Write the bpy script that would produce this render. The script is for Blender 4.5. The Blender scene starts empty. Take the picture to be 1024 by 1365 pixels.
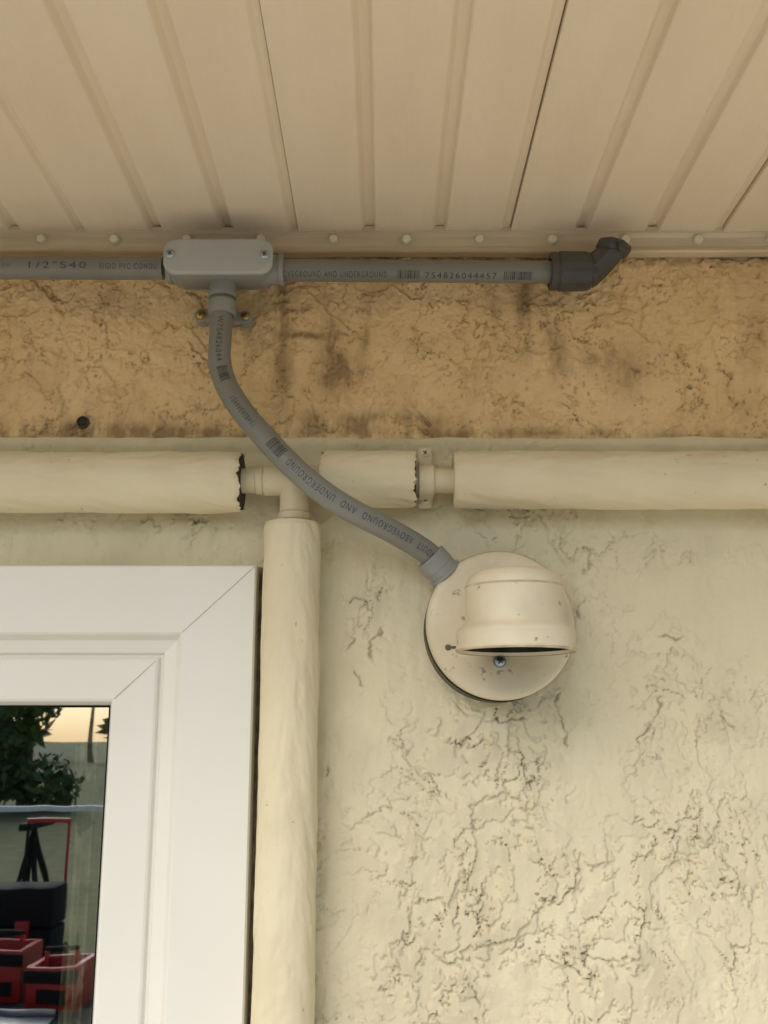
import bpy, bmesh, math, random
import numpy as np
from mathutils import Vector, Matrix
random.seed(4)
scene=bpy.context.scene
# ---------------------------------------------------------------- camera station
D=0.95; CZ=1.75; T=math.radians(12.5); F=1345.0
st,ct=math.sin(T),math.cos(T)
def W(u,v,y=0.0):
    """survey point: sight line (u,v) met with the vertical plane at depth y -> metres"""
    a=(u-512)/F; b=(682.5-v)/F
    yd=ct-b*st; zd=st+b*ct; s=(y+D)/yd
    return Vector((a*s,y,CZ+zd*s))
cam=bpy.data.cameras.new("camera"); co=bpy.data.objects.new("camera",cam); scene.collection.objects.link(co)
co.location=(0,-D,CZ); co.rotation_euler=(math.radians(90)+T,0,0)
cam.sensor_fit='VERTICAL'; cam.sensor_height=36; cam.lens=36*F/1365; cam.clip_start=0.01; cam.clip_end=600
scene.camera=co
# ---------------------------------------------------------------- world / sun
SUN_EL=39; SUN_AZ=208   # azimuth measured from +Y towards +X : hazy sun in front of the house, to the left
w=bpy.data.worlds.new("World"); scene.world=w; w.use_nodes=True
nt=w.node_tree; bg=nt.nodes['Background']; sky=nt.nodes.new('ShaderNodeTexSky'); sky.sky_type='NISHITA'; sky.sun_disc=False
sky.sun_elevation=math.radians(SUN_EL); sky.sun_rotation=math.radians(SUN_AZ); sky.dust_density=1.3; sky.ozone_density=0.8
nt.links.new(sky.outputs[0],bg.inputs[0]); bg.inputs[1].default_value=0.15
sl=bpy.data.lights.new("sun",'SUN'); sl.energy=2.5; sl.angle=math.radians(46); sl.color=(1,0.965,0.91)
so=bpy.data.objects.new("sun",sl); scene.collection.objects.link(so)
az=math.radians(SUN_AZ); el=math.radians(SUN_EL)
dv=Vector((math.sin(az)*math.cos(el),math.cos(az)*math.cos(el),math.sin(el)))
so.rotation_euler=dv.to_track_quat('Z','Y').to_euler(); so.location=(-2,-5,12)
scene.view_settings.view_transform='Standard'; scene.view_settings.look='None'; scene.view_settings.exposure=0
# ---------------------------------------------------------------- noise
_tabs={}
def pn(x,y,seed=0):
    if seed not in _tabs:
        a=np.random.RandomState(seed).rand(256,256)*2*np.pi; _tabs[seed]=(np.cos(a),np.sin(a))
    gx,gy=_tabs[seed]
    x=np.asarray(x,float)+31.7; y=np.asarray(y,float)+57.3
    xi=np.floor(x).astype(int); yi=np.floor(y).astype(int); fx=x-xi; fy=y-yi
    u=fx*fx*fx*(fx*(fx*6-15)+10); v=fy*fy*fy*(fy*(fy*6-15)+10)
    def g(i,j):
        A=(xi+i)&255; B=(yi+j)&255
        return gx[A,B]*(fx-i)+gy[A,B]*(fy-j)
    return ((g(0,0)*(1-u)+g(1,0)*u)*(1-v)+(g(0,1)*(1-u)+g(1,1)*u)*v)*1.4
def fbm(x,y,o=4,gain=0.5,seed=0):
    s=0;a=1;f=1
    for i in range(o):
        s=s+a*pn(x*f,y*f,seed+i); a*=gain; f*=2.03
    return s
def sm(a,b,x):
    t=np.clip((x-a)/(b-a),0,1); return t*t*(3-2*t)
# ---------------------------------------------------------------- materials
def base_mat(name,col,rough=0.5,metal=0.0,col2=None,nscale=20,bump=0.0,bscale=200,speck=None,spscale=90,spth=0.68,stretch=None,spec=0.5,bdist=0.001):
    m=bpy.data.materials.new(name); m.use_nodes=True; t=m.node_tree; p=t.nodes['Principled BSDF']
    p.inputs['Roughness'].default_value=rough; p.inputs['Metallic'].default_value=metal
    p.inputs['Specular IOR Level'].default_value=spec
    tc=t.nodes.new('ShaderNodeTexCoord'); vec=tc.outputs['Object']
    if stretch:
        mp=t.nodes.new('ShaderNodeMapping'); mp.inputs['Scale'].default_value=stretch; t.links.new(vec,mp.inputs[0]); vec=mp.outputs[0]
    if col2 is None: col2=tuple(c*0.85 for c in col)
    n=t.nodes.new('ShaderNodeTexNoise'); n.inputs['Scale'].default_value=nscale; n.inputs['Detail'].default_value=6; t.links.new(vec,n.inputs['Vector'])
    r=t.nodes.new('ShaderNodeValToRGB'); r.color_ramp.elements[0].position=0.35; r.color_ramp.elements[1].position=0.65
    r.color_ramp.elements[0].color=(*col2,1); r.color_ramp.elements[1].color=(*col,1); t.links.new(n.outputs[0],r.inputs[0])
    out=r.outputs[0]
    if speck:
        n2=t.nodes.new('ShaderNodeTexNoise'); n2.inputs['Scale'].default_value=spscale; n2.inputs['Detail'].default_value=5; t.links.new(vec,n2.inputs['Vector'])
        r2=t.nodes.new('ShaderNodeMapRange'); r2.inputs[1].default_value=spth; r2.inputs[2].default_value=spth+0.05; t.links.new(n2.outputs[0],r2.inputs[0])
        mx=t.nodes.new('ShaderNodeMix'); mx.data_type='RGBA'; t.links.new(r2.outputs[0],mx.inputs[0]); t.links.new(out,mx.inputs[6]); mx.inputs[7].default_value=(*speck,1)
        out=mx.outputs[2]
    t.links.new(out,p.inputs['Base Color'])
    if bump>0:
        n3=t.nodes.new('ShaderNodeTexNoise'); n3.inputs['Scale'].default_value=bscale; n3.inputs['Detail'].default_value=4; t.links.new(vec,n3.inputs['Vector'])
        b=t.nodes.new('ShaderNodeBump'); b.inputs['Strength'].default_value=bump; b.inputs['Distance'].default_value=bdist; t.links.new(n3.outputs[0],b.inputs['Height']); t.links.new(b.outputs[0],p.inputs['Normal'])
    return m
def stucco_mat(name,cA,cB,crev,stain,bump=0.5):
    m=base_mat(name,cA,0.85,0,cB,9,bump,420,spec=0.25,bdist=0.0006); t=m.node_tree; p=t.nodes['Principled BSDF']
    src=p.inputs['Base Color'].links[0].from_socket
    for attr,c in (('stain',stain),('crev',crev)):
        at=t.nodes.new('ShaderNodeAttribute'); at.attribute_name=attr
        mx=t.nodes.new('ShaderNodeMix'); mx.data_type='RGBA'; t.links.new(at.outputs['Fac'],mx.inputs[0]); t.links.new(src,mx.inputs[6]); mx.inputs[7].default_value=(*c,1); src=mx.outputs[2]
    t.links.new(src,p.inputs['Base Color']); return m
M={}
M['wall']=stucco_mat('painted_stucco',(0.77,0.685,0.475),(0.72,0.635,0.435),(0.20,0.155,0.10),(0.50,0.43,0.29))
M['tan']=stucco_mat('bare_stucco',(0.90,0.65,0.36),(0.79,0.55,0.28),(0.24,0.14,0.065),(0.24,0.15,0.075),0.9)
M['ins']=base_mat('painted_insulation',(0.79,0.69,0.47),0.75,0,(0.73,0.63,0.42),12,0.6,120,speck=(0.35,0.26,0.16),spscale=85,spth=0.70)
M['foam']=base_mat('black_foam',(0.05,0.04,0.03),0.9,bump=1,bscale=300)
M['oldpipe']=base_mat('painted_pipe',(0.76,0.66,0.45),0.5,0,(0.68,0.58,0.38),15,0.2,90,speck=(0.25,0.18,0.1),spscale=60,spth=0.7)
M['lamp']=base_mat('painted_lamp_metal',(0.76,0.67,0.49),0.5,0,(0.64,0.55,0.38),16,0.3,110,speck=(0.42,0.31,0.18),spscale=100,spth=0.66)
M['lampdirt']=base_mat('lamp_grime',(0.46,0.35,0.21),0.8,0,(0.66,0.56,0.38),60,0.3,200)
M['lampin']=base_mat('lamp_inside',(0.05,0.045,0.035),0.8,0,(0.02,0.018,0.015),60,spec=.1)
M['box']=base_mat('lamp_box_gray',(0.12,0.105,0.08),0.7,0,(0.05,0.045,0.035),40,0.3,150)
M['pvc']=base_mat('gray_pvc',(0.24,0.235,0.21),0.38,0,(0.21,0.205,0.18),14,0.1,60)
M['cover']=base_mat('gray_cover',(0.46,0.475,0.46),0.45,0,(0.42,0.435,0.42),20,0.15,300)
M['body']=base_mat('gray_body',(0.31,0.31,0.29),0.45,0,(0.27,0.27,0.255),20,0.15,300)
M['dark']=base_mat('dark_gray_pvc',(0.085,0.08,0.07),0.5,0,(0.06,0.056,0.05),30,0.1,100)
M['ink']=base_mat('ink',(0.04,0.04,0.038),0.6,0,(0.10,0.10,0.09),220)
M['zinc']=base_mat('zinc',(0.5,0.56,0.62),0.3,1.0)
M['brass']=base_mat('brass',(0.55,0.35,0.1),0.35,1.0)
M['soffit']=base_mat('vinyl_soffit',(0.84,0.715,0.55),0.5,0,(0.795,0.67,0.505),5,0.6,38,stretch=(4,1,1),bdist=0.0018)
M['seam']=base_mat('seam_shadow_gap',(0.06,0.045,0.03),0.9)
M['trim']=base_mat('vinyl_trim',(0.72,0.59,0.42),0.5,0,(0.57,0.45,0.31),8,0.5,70,stretch=(1,1,9),bdist=0.001)
M['nub']=base_mat('trim_screw_paint',(0.84,0.77,0.57),0.4)
M['vinyl']=base_mat('white_vinyl',(0.83,0.80,0.71),0.4,0,(0.80,0.77,0.675),7,0.06,80)
M['gap_and_shade']=base_mat('caulk_gap_edge_shade',(0.12,0.09,0.06),0.9,0,(0.3,0.24,0.16),60)  # dark tone for the side gap and the painted shadow strip above the frame
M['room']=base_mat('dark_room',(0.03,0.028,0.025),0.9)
M['conc']=base_mat('pale_concrete',(0.66,0.61,0.51),0.9,0,(0.58,0.54,0.45),2,0.3,30)
M['grass']=base_mat('grass',(0.09,0.125,0.03),0.95,0,(0.16,0.14,0.06),3,1,20,bdist=0.03)
M['red']=base_mat('red_plastic',(0.42,0.012,0.015),0.4)
M['blk']=base_mat('black_plastic',(0.010,0.010,0.011),0.8,spec=.2)
M['whitep']=base_mat('white_paint',(0.8,0.8,0.78),0.5)
M['steel']=base_mat('steel_tray',(0.35,0.37,0.4),0.4,1.0)
M['leaf']=base_mat('leaves',(0.11,0.17,0.035),0.8,0,(0.04,0.07,0.015),3)
M['bark']=base_mat('bark',(0.09,0.065,0.045),0.9,bump=1,bscale=30)
M['roof']=base_mat('roof_shingle',(0.12,0.11,0.10),0.9,0,(0.08,0.075,0.07),6,0.5,40)
M['house']=base_mat('house_paint',(0.22,0.21,0.20),0.8)
M['mat']=base_mat('rubber_mat',(0.02,0.02,0.02),0.9)
M['dglass']=base_mat('dark_glass',(0.03,0.035,0.04),0.1)
M['lace']=base_mat('lace_curtain',(0.6,0.54,0.4),0.9,0,(0.3,0.28,0.17),45,speck=(0.12,0.14,0.06),spscale=28,spth=0.52)
# glass
g=bpy.data.materials.new('window_glass'); g.use_nodes=True; t=g.node_tree; t.nodes.clear()
o=t.nodes.new('ShaderNodeOutputMaterial'); mx=t.nodes.new('ShaderNodeMixShader'); gl=t.nodes.new('ShaderNodeBsdfGlossy'); tr=t.nodes.new('ShaderNodeBsdfTransparent')
gl.inputs['Roughness'].default_value=0.015; gl.inputs['Color'].default_value=(0.93,0.96,0.97,1); tr.inputs['Color'].default_value=(0.8,0.83,0.81,1)
ns=t.nodes.new('ShaderNodeTexNoise'); ns.inputs['Scale'].default_value=7; bp=t.nodes.new('ShaderNodeBump'); bp.inputs['Strength'].default_value=0.05; bp.inputs['Distance'].default_value=0.003
t.links.new(ns.outputs[0],bp.inputs['Height']); t.links.new(bp.outputs[0],gl.inputs['Normal'])
mx.inputs[0].default_value=0.58; t.links.new(tr.outputs[0],mx.inputs[1]); t.links.new(gl.outputs[0],mx.inputs[2]); t.links.new(mx.outputs[0],o.inputs[0]); M['glass']=g
# ---------------------------------------------------------------- mesh helpers
def empty(name):
    e=bpy.data.objects.new(name,None); e.empty_display_size=0.05; scene.collection.objects.link(e); return e
def mesh(name,verts,faces,mat,parent=None,smooth=True,angle=40):
    me=bpy.data.meshes.new(name); me.from_pydata([tuple(v) for v in verts],[],faces); me.update()
    ob=bpy.data.objects.new(name,me); scene.collection.objects.link(ob)
    mats=mat if isinstance(mat,(list,tuple)) else [mat]
    for m_ in mats: me.materials.append(m_)
    if smooth:
        me.shade_smooth()
        try: me.set_sharp_from_angle(angle=math.radians(angle))
        except Exception: pass
    if parent: ob.parent=parent
    return ob
def fixn(ob):
    bm=bmesh.new(); bm.from_mesh(ob.data); bmesh.ops.recalc_face_normals(bm,faces=bm.faces); bm.to_mesh(ob.data); bm.free(); return ob
def box(name,lo,hi,mat,parent=None,bev=0.0,rot=None,seg=2):
    bm=bmesh.new(); bmesh.ops.create_cube(bm,size=1)
    lo=Vector(lo);hi=Vector(hi);c=(lo+hi)/2;s=hi-lo
    for v in bm.verts: v.co=Vector((v.co.x*s.x,v.co.y*s.y,v.co.z*s.z))
    if bev>0: bmesh.ops.bevel(bm,geom=bm.edges[:],offset=bev,segments=seg,affect='EDGES',profile=0.5)
    for v in bm.verts:
        if rot is not None: v.co=rot@v.co
        v.co+=c
    me=bpy.data.meshes.new(name); bm.to_mesh(me); bm.free(); me.materials.append(mat)
    ob=bpy.data.objects.new(name,me); scene.collection.objects.link(ob)
    if bev>0:
        me.shade_smooth(); me.set_sharp_from_angle(angle=math.radians(40))
    if parent: ob.parent=parent
    return ob
def lathe(name,prof,org,axis,mat,parent=None,seg=64,angle=35):
    """prof: list of (radius, distance along axis)"""
    q=Vector(axis).normalized().to_track_quat('Z','Y'); org=Vector(org)
    vs=[];fs=[]
    for r,h in prof:
        for k in range(seg):
            a=2*math.pi*k/seg; vs.append(org+q@Vector((r*math.cos(a),r*math.sin(a),h)))
    for i in range(len(prof)-1):
        for k in range(seg):
            k2=(k+1)%seg; fs.append((i*seg+k,i*seg+k2,(i+1)*seg+k2,(i+1)*seg+k))
    ob=mesh(name,vs,fs,mat,parent,angle=angle); 
    bm=bmesh.new(); bm.from_mesh(ob.data); bmesh.ops.remove_doubles(bm,verts=bm.verts,dist=1e-6); bmesh.ops.recalc_face_normals(bm,faces=bm.faces); bm.to_mesh(ob.data); bm.free()
    ob.data.shade_smooth(); ob.data.set_sharp_from_angle(angle=math.radians(angle)); return ob
def cr(pts,n=14):
    P=[2*pts[0]-pts[1]]+list(pts)+[2*pts[-1]-pts[-2]]; out=[]
    for i in range(1,len(P)-2):
        for k in range(n):
            t_=k/n; a,b,c,d=P[i-1],P[i],P[i+1],P[i+2]
            out.append(0.5*((2*b)+(c-a)*t_+(2*a-5*b+4*c-d)*t_*t_+(3*b-a-3*c+d)*t_**3))
    out.append(P[-2].copy()); return out
class Path:
    def __init__(s,pts):
        s.p=pts; s.L=[0]
        for a,b in zip(pts,pts[1:]): s.L.append(s.L[-1]+(b-a).length)
        s.len=s.L[-1]
        s.tan=[(pts[min(i+1,len(pts)-1)]-pts[max(i-1,0)]).normalized() for i in range(len(pts))]
    def at(s,d):
        d=max(0,min(s.len,d)); i=max(j for j in range(len(s.L)) if s.L[j]<=d+1e-12); i=min(i,len(s.p)-2)
        f=(d-s.L[i])/(s.L[i+1]-s.L[i]); c=s.p[i].lerp(s.p[i+1],f); tt=s.tan[i].lerp(s.tan[i+1],f).normalized()
        Fv=Vector((0,-1,0)); Fv=(Fv-tt*Fv.dot(tt)).normalized(); U=Fv.cross(tt)
        return c,tt,Fv,U
    def near(s,q): return min(range(len(s.p)),key=lambda i:(s.p[i]-q).length)
def tube(name,path,r,mat,parent=None,seg=64,cap=True,rf=None):
    vs=[];fs=[]; n=len(path.p)
    for i in range(n):
        c,tt,Fv,U=path.at(path.L[i]); rr=r if rf is None else rf(path.L[i])
        for k in range(seg):
            a=2*math.pi*k/seg; vs.append(c+Fv*(rr*math.cos(a))+U*(rr*math.sin(a)))
    for i in range(n-1):
        for k in range(seg):
            k2=(k+1)%seg; fs.append((i*seg+k,i*seg+k2,(i+1)*seg+k2,(i+1)*seg+k))
    if cap: fs.append(tuple(range(seg))); fs.append(tuple(range((n-1)*seg,n*seg)))
    return fixn(mesh(name,vs,fs,mat,parent))
def cyl(name,a,b,r,mat,parent=None,seg=40,bev=0.0006):
    a=Vector(a);b=Vector(b);h=(b-a).length
    return lathe(name,[(0,0),(r-bev,0),(r,bev),(r,h-bev),(r-bev,h),(0,h)],a,b-a,mat,parent,seg)
def wrap(name,bm,path,s0,phi,r,flip,parent,mat):
    """bend flat artwork (x along, y across) around a tube"""
    for lvl in range(-14,15):
        bmesh.ops.bisect_plane(bm,geom=bm.verts[:]+bm.edges[:]+bm.faces[:],plane_co=(0,lvl*0.0006,0),plane_no=(0,1,0))
    sg=-1 if flip else 1
    for v in bm.verts:
        c,tt,Fv,U=path.at(s0+sg*v.co.x); a=phi+sg*v.co.y/r
        v.co=c+Fv*(r*math.cos(a))+U*(r*math.sin(a))
    me=bpy.data.meshes.new(name); bm.to_mesh(me); bm.free(); me.materials.append(mat)
    ob=bpy.data.objects.new(name,me); scene.collection.objects.link(ob); ob.parent=parent; return ob
def print_text(name,txt,path,s0,phi,wd,ht,flip,parent,r=0.01125):
    cu=bpy.data.curves.new('tmp','FONT'); cu.body=txt; cu.size=1; cu.space_character=1.3; to=bpy.data.objects.new('tmp',cu); scene.collection.objects.link(to)
    bpy.context.view_layer.update(); me=bpy.data.meshes.new_from_object(to.evaluated_get(bpy.context.evaluated_depsgraph_get()))
    bpy.data.objects.remove(to); bm=bmesh.new(); bm.from_mesh(me)
    xs=[v.co.x for v in bm.verts]; ys=[v.co.y for v in bm.verts]; x0,x1=min(xs),max(xs); y0,y1=min(ys),max(ys)
    for v in bm.verts: v.co=Vector(((v.co.x-(x0+x1)/2)/(x1-x0)*wd,(v.co.y-(y0+y1)/2)/(y1-y0)*ht,0))
    return wrap(name,bm,path,s0,phi,r,flip,parent,M['ink'])
def print_bars(name,path,s0,phi,wd,ht,parent,r=0.01125,seed=1):
    rg=random.Random(seed); bm=bmesh.new(); x=-wd/2
    while x<wd/2:
        b=rg.choice([0.0004,0.0004,0.0008,0.0012]); q=[bm.verts.new(c) for c in ((x,-ht/2,0),(x+b,-ht/2,0),(x+b,ht/2,0),(x,ht/2,0))]; bm.faces.new(q)
        x+=b+rg.choice([0.0005,0.0007,0.001])
    return wrap(name,bm,path,s0,phi,r,False,parent,M['ink'])
def screw(name,c,r,mat,parent,axis=(0,-1,0),dome=0.5,slot=True):
    ob=lathe(name,[(r*0.98,0),(r,r*0.25),(r*0.8,r*dome),(r*0.4,r*dome*1.25),(0,r*dome*1.3)],c,axis,mat,parent,24)
    if slot:
        c=Vector(c)+Vector((0,-r*dome*1.35,0))
        for k in (0,1):
            rr=Matrix.Rotation(0.6+k*math.pi/2,3,'Y')
            box(name+'_slot_%d'%k,c-Vector((r*0.55,0.0001+0.00005*k,r*0.11)),c+Vector((r*0.55,0.0001+0.00005*k,r*0.11)),M['foam'],parent,rot=rr)
    return ob
# ---------------------------------------------------------------- relief sheets
def sheet(name,x0,x1,z0,z1,step,hf,mat,parent,hole=None,ybase=0.0,edgef=None):
    nx=int((x1-x0)/step)+1; nz=int((z1-z0)/step)+1
    X,Z=np.meshgrid(np.linspace(x0,x1,nx),np.linspace(z0,z1,nz),indexing='ij')
    h,crev,stain=hf(X,Z)
    Zo=Z.copy()
    if edgef is not None: Zo,h=edgef(X,Z,h)
    V=np.stack([X,ybase-h,Zo],-1).reshape(-1,3)
    I,J=np.meshgrid(np.arange(nx-1),np.arange(nz-1),indexing='ij'); I=I.ravel();J=J.ravel()
    if hole is not None:
        cx=x0+(I+.5)*(x1-x0)/(nx-1); cz=z0+(J+.5)*(z1-z0)/(nz-1)
        k=~((cx>hole[0])&(cx<hole[1])&(cz>hole[2])&(cz<hole[3])); I=I[k];J=J[k]
    Q=np.stack([I*nz+J,(I+1)*nz+J,(I+1)*nz+J+1,I*nz+J+1],-1)
    me=bpy.data.meshes.new(name); me.vertices.add(len(V)); me.vertices.foreach_set('co',V.ravel().astype(np.float32))
    me.loops.add(Q.size); me.loops.foreach_set('vertex_index',Q.ravel().astype(np.int32)); me.polygons.add(len(Q)); me.polygons.foreach_set('loop_start',np.arange(0,Q.size,4,dtype=np.int32))
    me.update(calc_edges=True); me.materials.append(mat)
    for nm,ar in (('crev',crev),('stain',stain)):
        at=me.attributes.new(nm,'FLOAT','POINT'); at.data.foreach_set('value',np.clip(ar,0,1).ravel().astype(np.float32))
    me.shade_smooth(); ob=bpy.data.objects.new(name,me); scene.collection.objects.link(ob); ob.parent=parent; return ob
def blobs(X,Z,L):
    m=0
    for u,v,rx,rz,a in L:
        p=W(u,v); m=m+a*np.exp(-((X-p.x)/rx)**2-((Z-p.z)/rz)**2)
    return m
def cracks(X,Z,L):
    """hand-placed trowel tears: wobbly polylines"""
    Xw=X+0.008*pn(X*30,Z*30,400)+0.005*pn(X*90,Z*90,401)+.002*pn(X*220,Z*220,404); Zw=Z+0.008*pn(X*30,Z*30,402)+0.005*pn(X*90,Z*90,403)+.002*pn(X*220,Z*220,405)
    d=np.full(X.shape,9.0)
    for pl_ in L:
        P=[W(u,v) for u,v in pl_]
        for a,b in zip(P,P[1:]):
            dx,dz=b.x-a.x,b.z-a.z; L2=dx*dx+dz*dz
            t_=np.clip(((Xw-a.x)*dx+(Zw-a.z)*dz)/L2,0,1); d=np.minimum(d,np.hypot(Xw-a.x-t_*dx,Zw-a.z-t_*dz))
    return d
def h_low(X,Z):
    m=blobs(X,Z,[(690,1120,.10,.12,1.0),(650,985,.07,.04,.95),(490,800,.025,.05,.8),(990,1010,.05,.05,.55),(970,1180,.07,.09,.65),(520,1330,.07,.06,.7),(760,760,.05,.05,.6),(250,700,.12,.012,.8),(800,1300,.10,.08,.8),(530,1150,.04,.06,.6),(900,740,.08,.02,.5),(620,690,.06,.02,.4),(880,920,.02,.05,.3)])
    m=np.clip(m*(0.85+1.1*pn(X*10,Z*10,40))+0.17+0.30*pn(X*6,Z*6,41),0,1)
    wx=0.22*pn(X*11,Z*11,50); wz=0.22*pn(X*11,Z*11,51)
    n=fbm(X*19+wx*2,Z*15+wz*2,6,0.62,10)
    n2=fbm(X*46+wx*3,Z*40+wz*3,5,0.6,20)
    h=0.0034*fbm(X*5,Z*3.5,3,0.5,1)+0.0020*fbm(X*22,Z*10,3,0.5,5)+0.0008*fbm(X*60,Z*22,3,.5,8)
    m2=m**1.5
    h=h+0.0032*sm(-0.01,0.05,n)*m+0.0024*sm(0.0,0.13,n2)*m2
    br=sm(0.0,0.3,pn(X*24,Z*24,60)+0.10)
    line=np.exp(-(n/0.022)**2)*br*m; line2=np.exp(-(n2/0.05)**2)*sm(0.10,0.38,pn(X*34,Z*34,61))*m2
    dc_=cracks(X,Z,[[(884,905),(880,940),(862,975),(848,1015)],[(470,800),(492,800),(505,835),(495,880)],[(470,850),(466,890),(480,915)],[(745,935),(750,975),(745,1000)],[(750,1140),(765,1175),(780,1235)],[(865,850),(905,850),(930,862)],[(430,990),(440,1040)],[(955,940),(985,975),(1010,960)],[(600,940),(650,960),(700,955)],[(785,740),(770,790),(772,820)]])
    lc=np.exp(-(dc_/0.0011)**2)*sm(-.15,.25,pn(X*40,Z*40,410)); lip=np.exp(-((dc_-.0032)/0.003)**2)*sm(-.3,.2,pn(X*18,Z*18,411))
    h=h-0.0026*line-0.0018*line2-.0018*lc+.0010*lip
    h=h+0.00030*fbm(X*130,Z*130,3,0.6,30)
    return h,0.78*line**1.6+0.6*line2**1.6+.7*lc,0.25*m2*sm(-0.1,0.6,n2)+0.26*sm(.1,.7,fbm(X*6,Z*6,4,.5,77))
def h_up(X,Z):
    wx=0.3*pn(X*14,Z*14,52)
    n=fbm(X*13+wx,Z*13-wx,6,0.62,110); n3=fbm(X*36,Z*36,4,0.6,120)
    h=0.0028*fbm(X*9,Z*9,3,0.5,101)+0.0024*sm(-.04,.07,n)+0.0014*sm(0,.2,n3)+0.0007*fbm(X*110,Z*110,3,0.75,130)
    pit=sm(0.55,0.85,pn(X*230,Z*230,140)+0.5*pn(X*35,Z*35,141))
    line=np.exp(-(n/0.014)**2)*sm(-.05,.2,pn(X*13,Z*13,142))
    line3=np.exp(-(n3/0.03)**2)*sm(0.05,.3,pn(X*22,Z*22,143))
    h=h-0.0009*pit-0.0022*line-0.0012*line3
    s=blobs(X,Z,[(455,495,.020,.022,.8),(375,430,.010,.06,.9),(500,560,.08,.010,.8),(700,400,.009,.05,.7),(738,410,.010,.055,.7),(770,480,.06,.02,.35),(60,573,.14,.011,.9),(600,455,.10,.012,.2),(170,410,.09,.012,.2),(300,576,.3,.006,.5),(440,415,.009,.06,.85),(405,445,.035,.004,.9),(400,412,.035,.003,.7),(820,577,.3,.005,.4),(520,345,.5,.005,.6),(655,420,.008,.06,.3),(490,430,.007,.05,.5),(140,400,.01,.05,.3),(840,500,.02,.03,.3)])
    s=s*(0.6+0.9*fbm(X*30,Z*12,5,.65,150))+0.20*sm(.25,.9,fbm(X*60,Z*60,4,.65,160))+0.25*sm(.1,.8,fbm(X*10,Z*4,4,.6,170))
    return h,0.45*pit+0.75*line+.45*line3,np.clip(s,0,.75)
zE=W(512,583).z; Pc=W(342,753,-.03); WX1=Pc.x; WZ1=Pc.z; WW=0.95; WH=1.25
zS=W(512,308,-.018).z; zTrim=W(512,336,-.018).z
XL,XR=-0.62,0.66; ZB=CZ-0.42
wall=empty('stucco_wall')
hole=(WX1-WW+0.004,WX1-0.004,WZ1-WH+0.004,WZ1-0.004)
def edge(X,Z,h):
    k=sm(zE-0.012,zE-0.001,Z)
    Zo=Z+ (0.0011*pn(X*45,X*0,201)+0.0018*pn(X*9,X*0,202))*k
    h=h*(1-0.6*k)+0.0035*sm(zE-0.02,zE-0.006,Z)-0.008*sm(zE-0.0025,zE,Z)
    return Zo,h
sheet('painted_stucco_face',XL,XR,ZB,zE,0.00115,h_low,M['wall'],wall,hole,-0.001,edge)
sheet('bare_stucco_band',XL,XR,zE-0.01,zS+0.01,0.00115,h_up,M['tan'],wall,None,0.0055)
# rest of the facade
def slab(n,x0,x1,z0,z1,m='wall',y0=0.0): return box(n,(x0,y0,z0),(x1,y0+0.15,z1),M[m],wall)
slab('facade_right',XR,5,0,zE); slab('facade_left',-5,XL-0.5,0,zE)
slab('facade_left_upper',XL-0.5,XL,WZ1,zE); slab('facade_below_right',WX1,XR,0,ZB); slab('facade_below_left',XL-0.5,WX1,0,WZ1-WH)
slab('facade_band_right',XR,5,zE,zS+.02,'tan',.004); slab('facade_band_left',-5,XL,zE,zS+.02,'tan',.004)
box('wall_core_right',(WX1+.002,.013,0.002),(4.9,.14,zS+.3),M['wall'],wall)
box('wall_core_upper',(-4.9,.015,WZ1+.002),(WX1+.001,.14,zS+.3),M['wall'],wall)
# anchor hole
hp=W(111,563,0.0)
lathe('old_anchor_ring',[(0.0046,-.001),(0.0054,.003),(0.0060,.003),(0.0064,-.006)],hp+Vector((0,.001,0)),(0,-1,0),M['box'],wall,24)
lathe('old_anchor_hole',[(0.0048,.002),(0.0043,.0012),(0,.001)],hp+Vector((0,.001,0)),(0,-1,0),M['foam'],wall,24)
# ---------------------------------------------------------------- soffit
sof=empty('vinyl_soffit')
s0=W(397,308,-.018).x; per=(W(680,308,-.018).x-s0)
prof=[]
def panel(x):
    p3=per/3; o=[(x,0.0115),(x+.0009,0.0115),(x+.0009,-0.0006),(x+.003,-0.0012),(x+p3-.0065-.002,0.0)]
    for k in (1,2):
        c=x+p3*k
        o+=[(c-.0078,0.0),(c-.0066,.0006),(c-.0026,.0062),(c+.0036,.0066),(c+.0050,.0060),(c+.0068,.0007),(c+.0080,0.0)]
    o+=[(x+per-.0125,0.0),(x+per-.0095,.0006),(x+per-.0060,.0036),(x+per-.0004,.0040),(x+per-.0001,.0115)]
    return o
i0,i1=-18,18
for i in range(i0,i1): prof+=panel(s0+i*per)
YF=-0.62
vs=[(x,y,zS+z) for (x,z) in prof for y in (-.004,-.2,-.4,YF)]
n=len(prof); fs=[(i*4+j,i*4+j+1,(i+1)*4+j+1,(i+1)*4+j) for i in range(n-1) for j in range(3)]
mesh('soffit_panels',vs,fs,M['soffit'],sof,angle=25)
box('soffit_deck',(-4.9,YF+.003,zS+.0118),(4.9,-.0005,zS+.03),M['seam'],sof)
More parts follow.
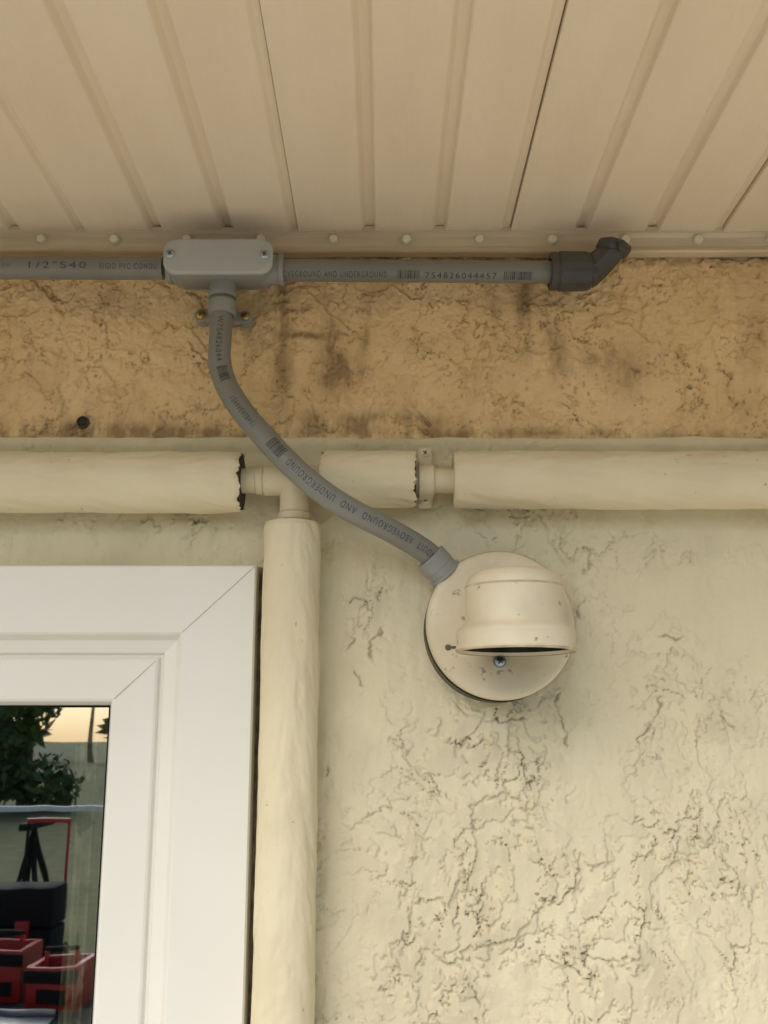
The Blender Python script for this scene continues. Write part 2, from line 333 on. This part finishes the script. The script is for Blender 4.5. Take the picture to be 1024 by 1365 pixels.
# channel along the wall
tr_=empty('trim_channel')
prof2=[(0.0,zTrim+.003),(-.010,zTrim),(-.0165,zTrim+.0005),(-.018,zTrim+.002),(-.0165,zTrim+.006),(-.0155,zTrim+.0075),(-.0155,zS-.006),(-.017,zS-.004),(-.019,zS-.0025),(-.019,zS+.0045),(-.016,zS+.006)]
vs=[];fs=[]; xs=np.arange(-4.8,4.81,0.02)
for i,x in enumerate(xs):
    for y,z in prof2: vs.append((x,y+0.0006*math.sin(x*40),z+0.0007*math.sin(x*17+1)))
m_=len(prof2)
for i in range(len(xs)-1):
    for j in range(m_-1): fs.append((i*m_+j,(i+1)*m_+j,(i+1)*m_+j+1,i*m_+j+1))
fixn(mesh('channel',vs,fs,M['trim'],tr_,angle=30))
for k in range(-3,14):
    u=56+97.2*k; p=W(u,319.5,-.0165)
    lathe('channel_screw_%d'%(k+3),[(.0050,-.001),(.0052,.0016),(.0040,.0042),(.0016,.0048),(0,.0048)],p,(0.15*random.uniform(-1,1),-1,-.15),M['nub'],tr_,8,angle=20)
# ---------------------------------------------------------------- window
win=empty('window')
PR=[(0,.004),(0,-.028),(.0015,-.030),(.0655,-.030),(.0675,-.0285),(.071,-.021),(.0725,-.0195),(.084,-.0155),(.0855,-.0115),(.088,-.0110),(.090,-.0145),(.092,-.0155),(.128,-.015),(.1305,-.0135),(.1335,-.006),(.1345,.001),(.1345,.012)]
vs=[];fs=[]; kz=0.945
for d,y in PR:
    for sx,sz in ((0,0),(1,0),(1,1),(0,1)):
        x=(WX1-WW+d) if sx==0 else (WX1-d); z=(WZ1-WH+d*kz) if sz==0 else (WZ1-d*kz); vs.append((x,y,z))
for i in range(len(PR)-1):
    for k in range(4):
        k2=(k+1)%4; fs.append((i*4+k,i*4+k2,(i+1)*4+k2,(i+1)*4+k))
me=fixn(mesh('frame',vs,fs,M['vinyl'],win,angle=20))
def ln(name,a,b,w_,mat,parent):
    a=Vector(a);b=Vector(b);d=(b-a);L=d.length;mid=(a+b)/2; ang=math.atan2(d.z,d.x)
    box(name,mid-Vector((L/2,.0001,w_/2)),mid+Vector((L/2,.0001,w_/2)),mat,parent,rot=Matrix.Rotation(-ang,3,'Y'))
M['mitre']=base_mat('mitre_line',(0.55,0.5,0.38),0.7)
ln('mitre_outer',(WX1-.001,-.0302,WZ1-.001),(WX1-.0655,-.0302,WZ1-.0655*kz),.0007,M['mitre'],win)
ln('mitre_inner',(WX1-.092,-.0158,WZ1-.092*kz),(WX1-.128,-.0153,WZ1-.128*kz),.0007,M['mitre'],win)
ga,gb,gc,gd=WX1-WW+.13,WX1-.1335,WZ1-WH+.12,WZ1-.1335*kz+.001
mesh('pane_glass',[(ga,.003,gc),(gb,.003,gc),(gb,.003,gd),(ga,.003,gd)],[(0,1,2,3)],M['glass'],win,False)
gk=WX1-.1345
box('pane_gasket',(gk-.0012,-.0035,WZ1-WH+.12),(gk+.0004,.0018,WZ1-.1345*kz),M['blk'],win)
box('pane_gasket_top',(WX1-WW+.13,-.0035,WZ1-.1345*kz-.0012),(gk-.0014,.0018,WZ1-.1345*kz+.0004),M['blk'],win)
box('caulk_side',(WX1-.002,-.006,WZ1-WH),(WX1+.0024,.003,WZ1+.002),M['gap_and_shade'],win,.0008)
box('top_edge_shade',(WX1-WW,-.005,WZ1-.001),(WX1-.0025,.003,WZ1+.0018),M['gap_and_shade'],win,.0006)  # dark strip painting the shadow along the frame's top edge
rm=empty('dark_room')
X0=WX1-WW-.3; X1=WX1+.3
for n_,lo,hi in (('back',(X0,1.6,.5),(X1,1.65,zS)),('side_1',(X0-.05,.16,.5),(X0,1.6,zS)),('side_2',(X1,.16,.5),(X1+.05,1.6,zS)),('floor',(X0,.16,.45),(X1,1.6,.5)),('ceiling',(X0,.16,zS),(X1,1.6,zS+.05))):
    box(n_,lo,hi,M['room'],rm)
cur=empty('lace_curtain'); vs=[];fs=[]; N=60
a0=W(90,1150,.018).x; a1=WX1-.03
for i in range(N+1):
    x=a0+(a1-a0)*i/N
    for z in (WZ1-WH+.1,WZ1-.05): vs.append((x,.020+.005*math.sin(i*.7)+.003*math.sin(i*1.9),z))
for i in range(N): fs.append((i*2,i*2+2,i*2+3,i*2+1))
mesh('curtain_cloth',vs,fs,M['lace'],cur)
# ---------------------------------------------------------------- old insulated pipes
def insul(name,p0,p1,R,parent,r0,r1,seed):
    """painted foam sleeve; r0,r1: ragged end flags"""
    p0=Vector(p0);p1=Vector(p1);ax=(p1-p0);L=ax.length;ax.normalize()
    Fv=Vector((0,-1,0)); U=Fv.cross(ax); seg=128; n=max(8,int(L/.0018))
    A,K=np.meshgrid(np.linspace(0,1,n+1),np.arange(seg),indexing='ij'); th=2*np.pi*K/seg; S=A*L
    ct_,st_=np.cos(th),np.sin(th)
    R_=R+0.0013*fbm(S*14+ct_*1.3+seed,st_*1.3+S*3,3,.5,300+seed)+0.0004*fbm(S*60+ct_*3,st_*3+seed,3,.6,310)
    dent=sm(.45,.75,pn(S*38+ct_*2.2,st_*2.2+seed*3.1,315)); R_=R_-.0009*dent
    e=(0.0026*pn(ct_*2.3+seed,st_*2.3,320)+0.0016*pn(ct_*5+seed,st_*5,321)+.0010*pn(ct_*12+seed,st_*12,322))
    if r1: S=S+e*sm(L-.012,L,S)-.001*sm(L-.012,L,S); R_=R_-.0014*sm(L-.003,L,A*L)
    if r0: S=S+e*(1-sm(0,.012,S)); R_=R_-.0014*(1-sm(0,.003,A*L))
    if not r1: R_=R_-0.002*sm(L-.004,L,S)
    if not r0: R_=R_-0.002*(1-sm(0,.004,S))
    vs=[p0+ax*float(S[i,k])+Fv*float(R_[i,k]*ct_[i,k])+U*float(R_[i,k]*st_[i,k]) for i in range(n+1) for k in range(seg)]
    fs=[(i*seg+k,i*seg+(k+1)%seg,(i+1)*seg+(k+1)%seg,(i+1)*seg+k) for i in range(n) for k in range(seg)]
    fixn(mesh(name,vs,fs,M['ins'],parent,angle=60))
    for flag,c,sg in ((r0,p0,1),(r1,p1,-1)):
        prof_=[(0.009,0),(R-.0035,0),(R-.0022,.0015),(R-.0018,.02)] if flag else [(0.009,0),(R-.0012,0),(R-.0012,.02)]
        m=M['foam'] if flag else M['ins']
        lathe(name+'_core_%d'%(sg+1),prof_,c+ax*sg*0.0006,ax*sg,m,parent,48)
yp=-.031
wp=empty('insulated_water_pipe')
R=.0288
def c_(u,v,y=yp): return W(u,v,y)
zL=c_(160,643).z; 
insul('sleeve_left',(-1.3,yp,zL),(c_(324,643).x,yp,zL),R,wp,False,True,1)
zM=c_(490,638).z
insul('sleeve_middle',(c_(429,638).x,yp,zM),(c_(555,638).x,yp,zM),.0265,wp,True,True,2)
zR=c_(800,640).z
insul('sleeve_right',(c_(604,640).x,yp,zR),(1.5,yp,zR),.0272,wp,False,False,3)
xv=c_(389,760).x
zv=c_(389,698).z
insul('sleeve_vertical',(xv,yp,zv),(xv,yp,.9),.0262,wp,False,False,4)
zp=c_(400,641).z
cyl('pipe_run',(c_(300,641).x,yp,zp),(c_(620,641).x,yp,zp),.0118,M['oldpipe'],wp)
xt=c_(393,660).x
cyl('tee_run',(c_(352,641).x,yp,zp),(c_(432,641).x,yp,zp),.0142,M['oldpipe'],wp,bev=.001)
cyl('tee_collar',(c_(341,641).x,yp,zp),(c_(352,641).x,yp,zp),.0130,M['oldpipe'],wp,bev=.001)
cyl('tee_leg',(xt,yp,zp),(xt,yp,c_(393,684).z),.0138,M['oldpipe'],wp,bev=.001)
cyl('tee_ring',(xt,yp,c_(393,684).z),(xt,yp,c_(393,695).z),.0152,M['oldpipe'],wp,bev=.0012)
cyl('pipe_drop',(xt,yp,c_(393,694).z),(xv,yp,zv-.02),.0118,M['oldpipe'],wp)
# pipe clamp
xc=c_(568,641).x
cyl('clamp_band',(xc-.0075,yp,zp),(xc+.0075,yp,zp),.0148,M['oldpipe'],wp,bev=.001)
box('clamp_web',(xc-.007,yp,zp-.0148),(xc+.007,-.004,zp+.0148),M['oldpipe'],wp,.001)
zt=W(567,604,-.014).z; zb=W(567,667,-.014).z
box('clamp_tab_upper',(xc-.007,-.014,zp+.013),(xc+.007,-.003,zt+.0065),M['oldpipe'],wp,.0028,seg=3)
box('clamp_tab_lower',(xc-.007,-.014,zb-.0065),(xc+.007,-.003,zp-.013),M['oldpipe'],wp,.0028,seg=3)
screw('clamp_screw_upper',(xc,-.014,zt),.0042,M['nub'],wp); screw('clamp_screw_lower',(xc,-.014,zb),.0042,M['nub'],wp)
# ---------------------------------------------------------------- gray conduit
cd=empty('electrical_conduit'); yc=-.031
B=W(218,358,yc); zc=B.z
pl=Path([Vector((-1.7,yc,zc+.004)),Vector((B.x,yc,zc))])
tube('conduit_left',pl,.011,M['pvc'],cd)
C1=W(370,360,yc); C2=W(738,363,yc+.004)
pr=Path([C1,C2]); tube('conduit_right',pr,.011,M['pvc'],cd)
def s_of(path,u,v,y): return max(0,min(path.len,(W(u,v,y)-path.p[0]).dot((path.p[-1]-path.p[0]).normalized())))
d2=math.radians
print_text('print_size','1/2"S40',pl,s_of(pl,82,349,yc),d2(-8),.056,.0068,False,cd)
print_text('print_rigid','RIGID PVC CONDU',pl,s_of(pl,175,352,yc),d2(-14),.056,.0056,False,cd)
print_text('print_small','NEMA TC-2 UL',pl,s_of(pl,2,349,yc),d2(-8),.026,.0035,False,cd)
print_text('print_use','OVEGROUND AND UNDERGROUND',pr,s_of(pr,447,368,yc),d2(-44),.102,.0062,False,cd)
print_bars('print_barcode_1',pr,s_of(pr,544,368,yc),d2(-44),.021,.0085,cd,seed=3)
print_text('print_serial','754826044457',pr,s_of(pr,614,369,yc),d2(-46),.070,.0062,False,cd)
print_bars('print_barcode_2',pr,s_of(pr,690,369,yc),d2(-46),.028,.0085,cd,seed=5)
pts=[W(297,388,-.031),W(296,415,-.033),W(294,450,-.038),W(293,480,-.044),W(301,512,-.050),W(323,548,-.058),W(352,582,-.066),W(385,617,-.073),W(425,652,-.077),W(468,680,-.073),W(513,703,-.061),W(550,724,-.047),W(572,739,-.038),W(590,757,-.031)]
pb=Path(cr(pts,10)); tube('conduit_bend',pb,.0108,M['pvc'],cd)
def sb(u,v,y): return pb.L[pb.near(W(u,v,y))]
rr=.01105
print_text('print_bend_1','W754826044',pb,sb(294,460,-.04),d2(5),.052,.0055,False,cd,rr)
print_bars('print_bend_bar_1',pb,sb(299,506,-.05),d2(10),.016,.010,cd,rr,7)
print_text('print_bend_2','754826044457',pb,sb(330,555,-.06),d2(-5),.040,.0055,True,cd,rr)
print_bars('print_bend_bar_2',pb,sb(370,602,-.07),d2(5),.018,.012,cd,rr,9)
print_text('print_bend_3','CONDUIT  ABOVEGROUND  AND  UNDERGROUND',pb,sb(484,690,-.07),d2(-4),.168,.0066,True,cd,rr)
tdir=(W(606,772,-.028)-W(572,736,-.035)).normalized()
q0=W(573,742,-.036); 
lathe('lamp_coupling',[(.0105,0),(.0145,.0),(.0152,.001),(.0150,.013),(.0146,.0135),(.0146,.019),(.0165,.0195),(.0165,.0225),(.0120,.024),(.0120,.040)],q0,tdir,M['body'],cd,48)
# tee conduit body
tb=empty('conduit_body_tee')
cc=W(290.5,340.5,-.060); hw=W(363,340,-.06).x-cc.x; hh=(W(290,318,-.06).z-W(290,363,-.06).z)/2; zb_=cc.z
def stadium(w_,h_,n=18,cr_=.0125):
    o=[]; r_=min(cr_,h_*.98)
    for (sx,sz,a0_) in ((1,-1,-90),(1,1,0),(-1,1,90),(-1,-1,180)):
        for k in range(n+1):
            a=math.radians(a0_+90*k/n); o.append((sx*(w_-r_)+r_*math.cos(a),sz*(h_-r_)+r_*math.sin(a)))
    return o
def loft(name,rings,mat,parent,angle=35):
    vs=[];fs=[]; 
    for w_,h_,y in rings:
        for x,z in stadium(w_,h_): vs.append((cc.x+x,y,zb_+z))
    n=len(stadium(1,1))
    for i in range(len(rings)-1):
        for k in range(n): fs.append((i*n+k,i*n+(k+1)%n,(i+1)*n+(k+1)%n,(i+1)*n+k))
    fs.append(tuple(range(n))); fs.append(tuple(range((len(rings)-1)*n,len(rings)*n)))
    return fixn(mesh(name,vs,fs,mat,parent,angle=angle))
loft('body_shell',[(hw-.006,hh-.004,-.014),(hw-.003,hh-.0022,-.017),(hw-.002,hh-.0015,-.046),(hw-.0005,hh-.0002,-.0475),(hw-.0005,hh-.0002,-.0538)],M['body'],tb)
loft('cover_gasket',[(hw-.0018,hh-.0015,-.0535),(hw-.0018,hh-.0015,-.0560)],M['blk'],tb)
loft('cover_plate',[(hw+.0004,hh+.0004,-.0552),(hw+.0004,hh+.0004,-.0585),(hw-.0010,hh-.0010,-.0600),(hw-.0030,hh-.0030,-.0603)],M['cover'],tb)
screw('cover_screw_left',W(227,338.5,-.0603),.0043,M['zinc'],tb); screw('cover_screw_right',W(353,339.5,-.0603),.0043,M['zinc'],tb)
def hub(name,a,b,r,collar):
    a=Vector(a);b=Vector(b);L=(b-a).length
    lathe(name,[(r,0),(r,L-.005),(r+collar,L-.0045),(r+collar,L-.0005),(r+collar-.0006,L),(.0105,L)],a,b-a,M['body'],tb,48)
hub('hub_left',(cc.x-hw+.012,yc,zc),(cc.x-hw-.002,yc,zc),.0142,.001)
hub('hub_right',(cc.x+hw-.014,yc,C1.z),(W(379,361,yc).x,yc,C1.z),.0145,.0012)
hx=W(297,385,yc).x
hub('hub_bottom',(hx,yc,zb_-.010),(hx,yc,W(297,398,yc).z),.0128,.0012)
stp=empty('conduit_strap'); zs=W(297,413,-.03).z
lathe('strap_band',[(.0112,-.0075),(.0133,-.007),(.0137,-.006),(.0137,.006),(.0133,.007),(.0112,.0075)],(W(296.5,413,-.033).x,-.033,zs),(0,0,1),M['body'],stp,48)
for nm,u,v in (('left',268,420),('right',327,422)):
    p=W(u,v,-.014); cyl('ear_'+nm,p+Vector((0,.016,0)),p,.0068,M['body'],stp,32,.001)
    x0_,x1_=sorted((p.x,W(296.5,413,-.033).x)); box('web_'+nm,(x0_,-.0135,p.z-.0055),(x1_,-.004,p.z+.0062),M['body'],stp,.001)
    screw('strap_screw_'+nm,p+Vector((0,-.0002,0)),.0044,M['brass'],stp)
# dark adapter and elbow at conduit end
ad=empty('conduit_elbow_connector')
aa=W(733,362,-.03); ab=W(787,362,-.03)
vs=[];fs=[]; seg=72; La=ab.x-aa.x
rings=[(0.0,.0125),(0.0,.0178),(.0008,.0186),(.006,.0188),(.0068,.0180),(.008,.0180),(.009,.0188),(La-.006,.0184),(La-.0015,.0180),(La,.0170),(La,.011)]
for x,r_ in rings:
    for k in range(seg):
        a=2*math.pi*k/seg; rib=(0.0007 if (k%6<2) else 0) if .009<=x<=La-.003 else 0
        vs.append((aa.x+x,aa.y-(r_+rib)*math.cos(a),aa.z+(r_+rib)*math.sin(a)))
for i in range(len(rings)-1):
    for k in range(seg): fs.append((i*seg+k,i*seg+(k+1)%seg,(i+1)*seg+(k+1)%seg,(i+1)*seg+k))
fixn(mesh('knurled_nut',vs,fs,M['dark'],ad,angle=25))
cyl('nut_collar',(ab.x-.001,-.03,aa.z),(ab.x+.004,-.03,aa.z),.0155,M['dark'],ad)
pe=[W(782,367,-.03),W(797,354,-.034),W(812,338,-.039),W(821,328,-.043)]
pe=Path(cr(pe,8)); tube('elbow_body',pe,.0125,M['dark'],ad,seg=8,rf=lambda s:.0145-.05*s)
hd=W(818,330,-.042)
lathe('elbow_cap',[(0,-.006),(.0140,-.006),(.0172,-.003),(.0176,.001),(.0165,.0035),(.012,.0055),(0,.006)],hd,(0.30,-.12,1.0),M['dark'],ad,8,angle=20)
lathe('elbow_lug',[(0,0),(.0048,0),(.0050,.005),(.0036,.0065),(0,.0065)],W(827,330,-.056),(.3,-1,-.1),M['dark'],ad,20)
# ---------------------------------------------------------------- wall lamp
lp=empty('wall_lamp')
dc=W(668,832,-.045); RD=.0672
lathe('backplate',[(RD-.001,0),(RD,.0),(RD,.0015),(RD-.0015,.0045),(RD-.004,.0062),(RD-.009,.0068),(.03,.0072),(0,.0072)],dc+Vector((0,.0065,0)),(0,-1,0),M['lamp'],lp,96)
lathe('backplate_grime',[(RD-.0012,-.0008),(RD+.0004,-.0002),(RD+.0004,.0006)],dc+Vector((0,.0065,0)),(0,-1,0),M['lampdirt'],lp,96)
lathe('junction_box',[(RD-.0008,0),(RD-.0008,.038)],(dc.x-.0015,-.0005,dc.z-.002),(0,-1,0),M['box'],lp,96)
cx_=W(687.5,850,-.097).x; cy_=-.0975; z0=W(687,862,-.147).z
P_=[(.0478,.003),(.0495,0),(.0506,.0006),(.0508,.003),(.0502,.004),(.0502,.0135),(.0506,.0150),(.0490,.0178),(.0455,.0205),(.0436,.0225),(.0424,.0262),(.0420,.032),(.0418,.052),(.0422,.0538),(.0420,.0555),(.0402,.0605),(.0362,.0652),(.0300,.0680),(.0200,.0692),(0,.0696)]
fine=[]
for (r1_,h1),(r2_,h2) in zip(P_,P_[1:]):
    for k in range(3): fine.append((r1_+(r2_-r1_)*k/3,h1+(h2-h1)*k/3))
fine.append(P_[-1])
lathe('shade',fine,(cx_,cy_,z0),(0,0,1),M['lamp'],lp,128,angle=60)
lathe('shade_inside',[(.0478,.003),(.0470,.014),(.040,.024),(.039,.050),(0,.055)],(cx_,cy_,z0),(0,0,1),M['lampin'],lp,64,angle=60)
lathe('shade_grime_rim',[(.0493,-.0003),(.0508,.0003),(.05105,.0014)],(cx_,cy_,z0),(0,0,1),M['lampdirt'],lp,128)
lathe('shade_grime_shoulder',[(.0421,.0530),(.0424,.0538),(.04225,.0548)],(cx_,cy_,z0),(0,0,1),M['lampdirt'],lp,128)
lathe('socket',[(0,.018),(.012,.018),(.015,.019),(.016,.026),(.018,.05)],(cx_,cy_,z0),(0,0,1),M['lampin'],lp,32)
cyl('neck',(cx_,-.04,z0+.042),(cx_,-.060,z0+.042),.024,M['lamp'],lp,64,.002)
sp=W(666,882,-.046)
screw('plate_screw',sp,.0052,M['zinc'],lp,dome=.9); cyl('plate_screw_washer',sp+Vector((0,.002,0)),sp+Vector((0,-.0008,0)),.0060,M['zinc'],lp,24,.0002)
hs=W(599,863,-.0457)
cyl('plate_slot_hole',hs+Vector((-.001,.0008,0)),hs+Vector((-.001,-.0002,0)),.0028,M['box'],lp,20,.0001)
box('plate_slot',hs+Vector((.001,-.0003,-.0012)),hs+Vector((.007,.0006,.0012)),M['box'],lp)
# ---------------------------------------------------------------- house roof above
ro=empty('house_roof')
box('roof_deck',(-5,YF,zS+.031),(5,6,zS+.25),M['roof'],ro); box('fascia_board',(-5,YF-.03,zS-.02),(5,YF-.001,zS+.2),M['vinyl'],ro)
box('rear_wall',(-5,5.8,0),(5,5.95,zS+.03),M['wall'],ro); box('side_wall_left',(-5.2,.0,0),(-5.01,5.9,zS+.03),M['wall'],ro); box('side_wall_right',(5.01,0,0),(5.2,5.9,zS+.03),M['wall'],ro)
# ---------------------------------------------------------------- yard (seen mirrored in the glass)
def plane(name,x0,x1,y0,y1,z,mat):
    return mesh(name,[(x0,y0,z),(x1,y0,z),(x1,y1,z),(x0,y1,z)],[(0,1,2,3)],mat,None,False)
plane('ground_lawn',-300,300,-300,300,0,M['grass']); plane('patio_pavement',-12,12,-6.9,0,.02,M['conc'])
plane('rubber_mat',-3.9,-1.6,-6.85,-5.3,.026,M['mat'])
fn=empty('white_fence')
box('top_rail',(-14,-11.1,.90),(6,-11.02,.955),M['whitep'],fn)
for i in range(9): box('post_%d'%i,(-14.6+i*2.5,-11.12,0),(-14.5+i*2.5,-11.0,.96),M['whitep'],fn)
tc_=empty('rolling_toolbox')
def TX(u,d,v=1200): return (u-512)/F/1.06*d
x0=TX(-60,8);x1=TX(76,8); box('case_lower',(x0,-7.3,.06),(x1,-6.95,.36),M['blk'],tc_,.02); box('case_upper',(x0,-7.3,.37),(x1,-6.95,.65),M['blk'],tc_,.02)
box('case_latch',(x1-.25,-6.95,.30),(x1-.15,-6.92,.42),M['red'],tc_,.005)
ha=TX(14,8);hb=TX(70,8)
hpth=Path([Vector((ha,-7.32,.4)),Vector((ha,-7.32,1.08)),Vector((hb,-7.32,1.08)),Vector((hb,-7.32,.4))])
tube('handle',Path([hpth.p[0],hpth.p[1]]),.014,M['blk'],tc_,12); tube('handle_right',Path([hpth.p[3],hpth.p[2]]),.014,M['red'],tc_,12); box('handle_grip',(ha-.02,-7.34,1.08),(hb+.02,-7.30,1.115),M['red'],tc_,.01)
for k in (0,1): cyl('wheel_%d'%k,(x0+.02+k*(x1-x0-.06),-7.36,.10),(x0+.06+k*(x1-x0-.06),-7.36,.10),.10,M['blk'],tc_,24,.01)
for k,(ua,ub,d,zt_) in enumerate(((-60,38,7.2,.36),(44,112,7.0,.30))):
    tbx=empty('red_tool_crate'); xa=TX(ua,d);xb=TX(ub,d); y=-(d-D)
    box('crate_front',(xa,y+.0,.03),(xb,y+.03,zt_),M['red'],tbx,.008); box('crate_back',(xa,y-.36,.03),(xb,y-.33,zt_),M['red'],tbx,.008)
    box('crate_left',(xa,y-.33,.03),(xa+.03,y,zt_),M['red'],tbx); box('crate_right',(xb-.03,y-.33,.03),(xb,y,zt_),M['red'],tbx); box('crate_floor',(xa+.03,y-.33,.03),(xb-.03,y,.06),M['blk'],tbx)
    box('crate_rim',(xa-.01,y+.031,zt_-.10),(xb+.01,y+.05,zt_-.02),M['blk'],tbx,.004); box('crate_handle',(xa+.05,y-.17,zt_+.06),(xb-.05,y-.14,zt_+.09),M['blk'],tbx,.01)
    box('crate_vent',(xa+.06,y+.031,.07),(xb-.06,y+.036,.16),M['blk'],tbx)
    for xx in (xa+.05,xb-.08): box('crate_arm',(xx,y-.17,.06),(xx+.03,y-.14,zt_+.06),M['red'],tbx)
ty=empty('metal_tray'); xa=TX(5,6.8);xb=TX(84,6.8)
box('tray_floor',(xa,-5.85,.028),(xb,-5.60,.04),M['steel'],ty,.004); box('tray_edge',(xa,-5.87,.04),(xb,-5.85,.08),M['steel'],ty,.004)
sw=empty('sawhorse'); 
for a,b in (((-3.3,-9,.9),(-3.45,-8.8,0)),((-3.3,-9,.9),(-3.15,-8.8,0)),((-3.3,-9,.9),(-3.45,-9.3,0)),((-3.3,-9,.9),(-3.15,-9.3,0))):
    tube('leg',Path([Vector(a),Vector(b)]),.025,M['blk'],sw,8)
box('beam',(-3.36,-9.35,.9),(-3.24,-8.7,.96),M['blk'],sw,.01)
nh=empty('neighbor_house')
box('walls',(-9.6,-43,0),(0,-37,2.9),M['house'],nh); box('garage_door',(-7.6,-36.98,0),(-5.4,-36.95,2.1),M['whitep'],nh); box('front_window',(-4.6,-36.98,.9),(-3.2,-36.94,2.0),M['dglass'],nh); box('side_window',(-9.1,-36.98,.9),(-8.2,-36.94,2.0),M['dglass'],nh)
vs=[(-10,-36.5,2.85),(.4,-36.5,2.85),(.4,-43.5,2.85),(-10,-43.5,2.85),(-10,-40,5),(.4,-40,5)]
mesh('gable_roof',vs,[(0,1,5,4),(2,3,4,5),(0,4,3),(1,2,5),(0,3,2,1)],M['roof'],nh,False)
def foliage(name,centers,nl,sz,trunks):
    e=empty(name); rg=np.random.RandomState(5); vs=[];fs=[]
    for (cx,cy,cz,r) in centers:
        for _ in range(nl):
            d=rg.normal(size=3); d/=np.linalg.norm(d); rad=r*(0.55+0.5*rg.rand()); c=np.array([cx,cy,cz])+d*rad*np.array([1,1,.8])
            a=rg.normal(size=3);a/=np.linalg.norm(a); b=np.cross(a,d); b/=np.linalg.norm(b)+1e-6; s=sz*(.5+rg.rand()); i=len(vs)
            vs+= [c-a*s,c+b*s*.5,c+a*s,c-b*s*.5]; fs.append((i,i+1,i+2,i+3))
    mesh('crown',vs,fs,M['leaf'],e,False)
    for k,(x,y,h) in enumerate(trunks):
        lathe('trunk_%d'%k,[(.2,0),(.14,h*.4),(.09,h*.8),(.03,h)],(x,y,0),(0,0,1),M['bark'],e,10)
C=[]; TK=[]
for i in range(5):
    bx,by=-14.0+i*1.35,-24-1.0*(i%2)
    TK.append((bx,by,3.2))
    for k in range(12): C.append((bx+random.uniform(-.9,.9),by+random.uniform(-.7,.7),random.uniform(.4,4.2),random.uniform(.5,.9)))
foliage('yard_trees',C,200,.13,TK)
C=[(random.uniform(-60,60),-70+random.uniform(-4,4),random.uniform(1,6),random.uniform(1.5,3)) for _ in range(90)]
foliage('distant_tree_line',C,90,.6,[(-40+i*10,-70,5) for i in range(9)])
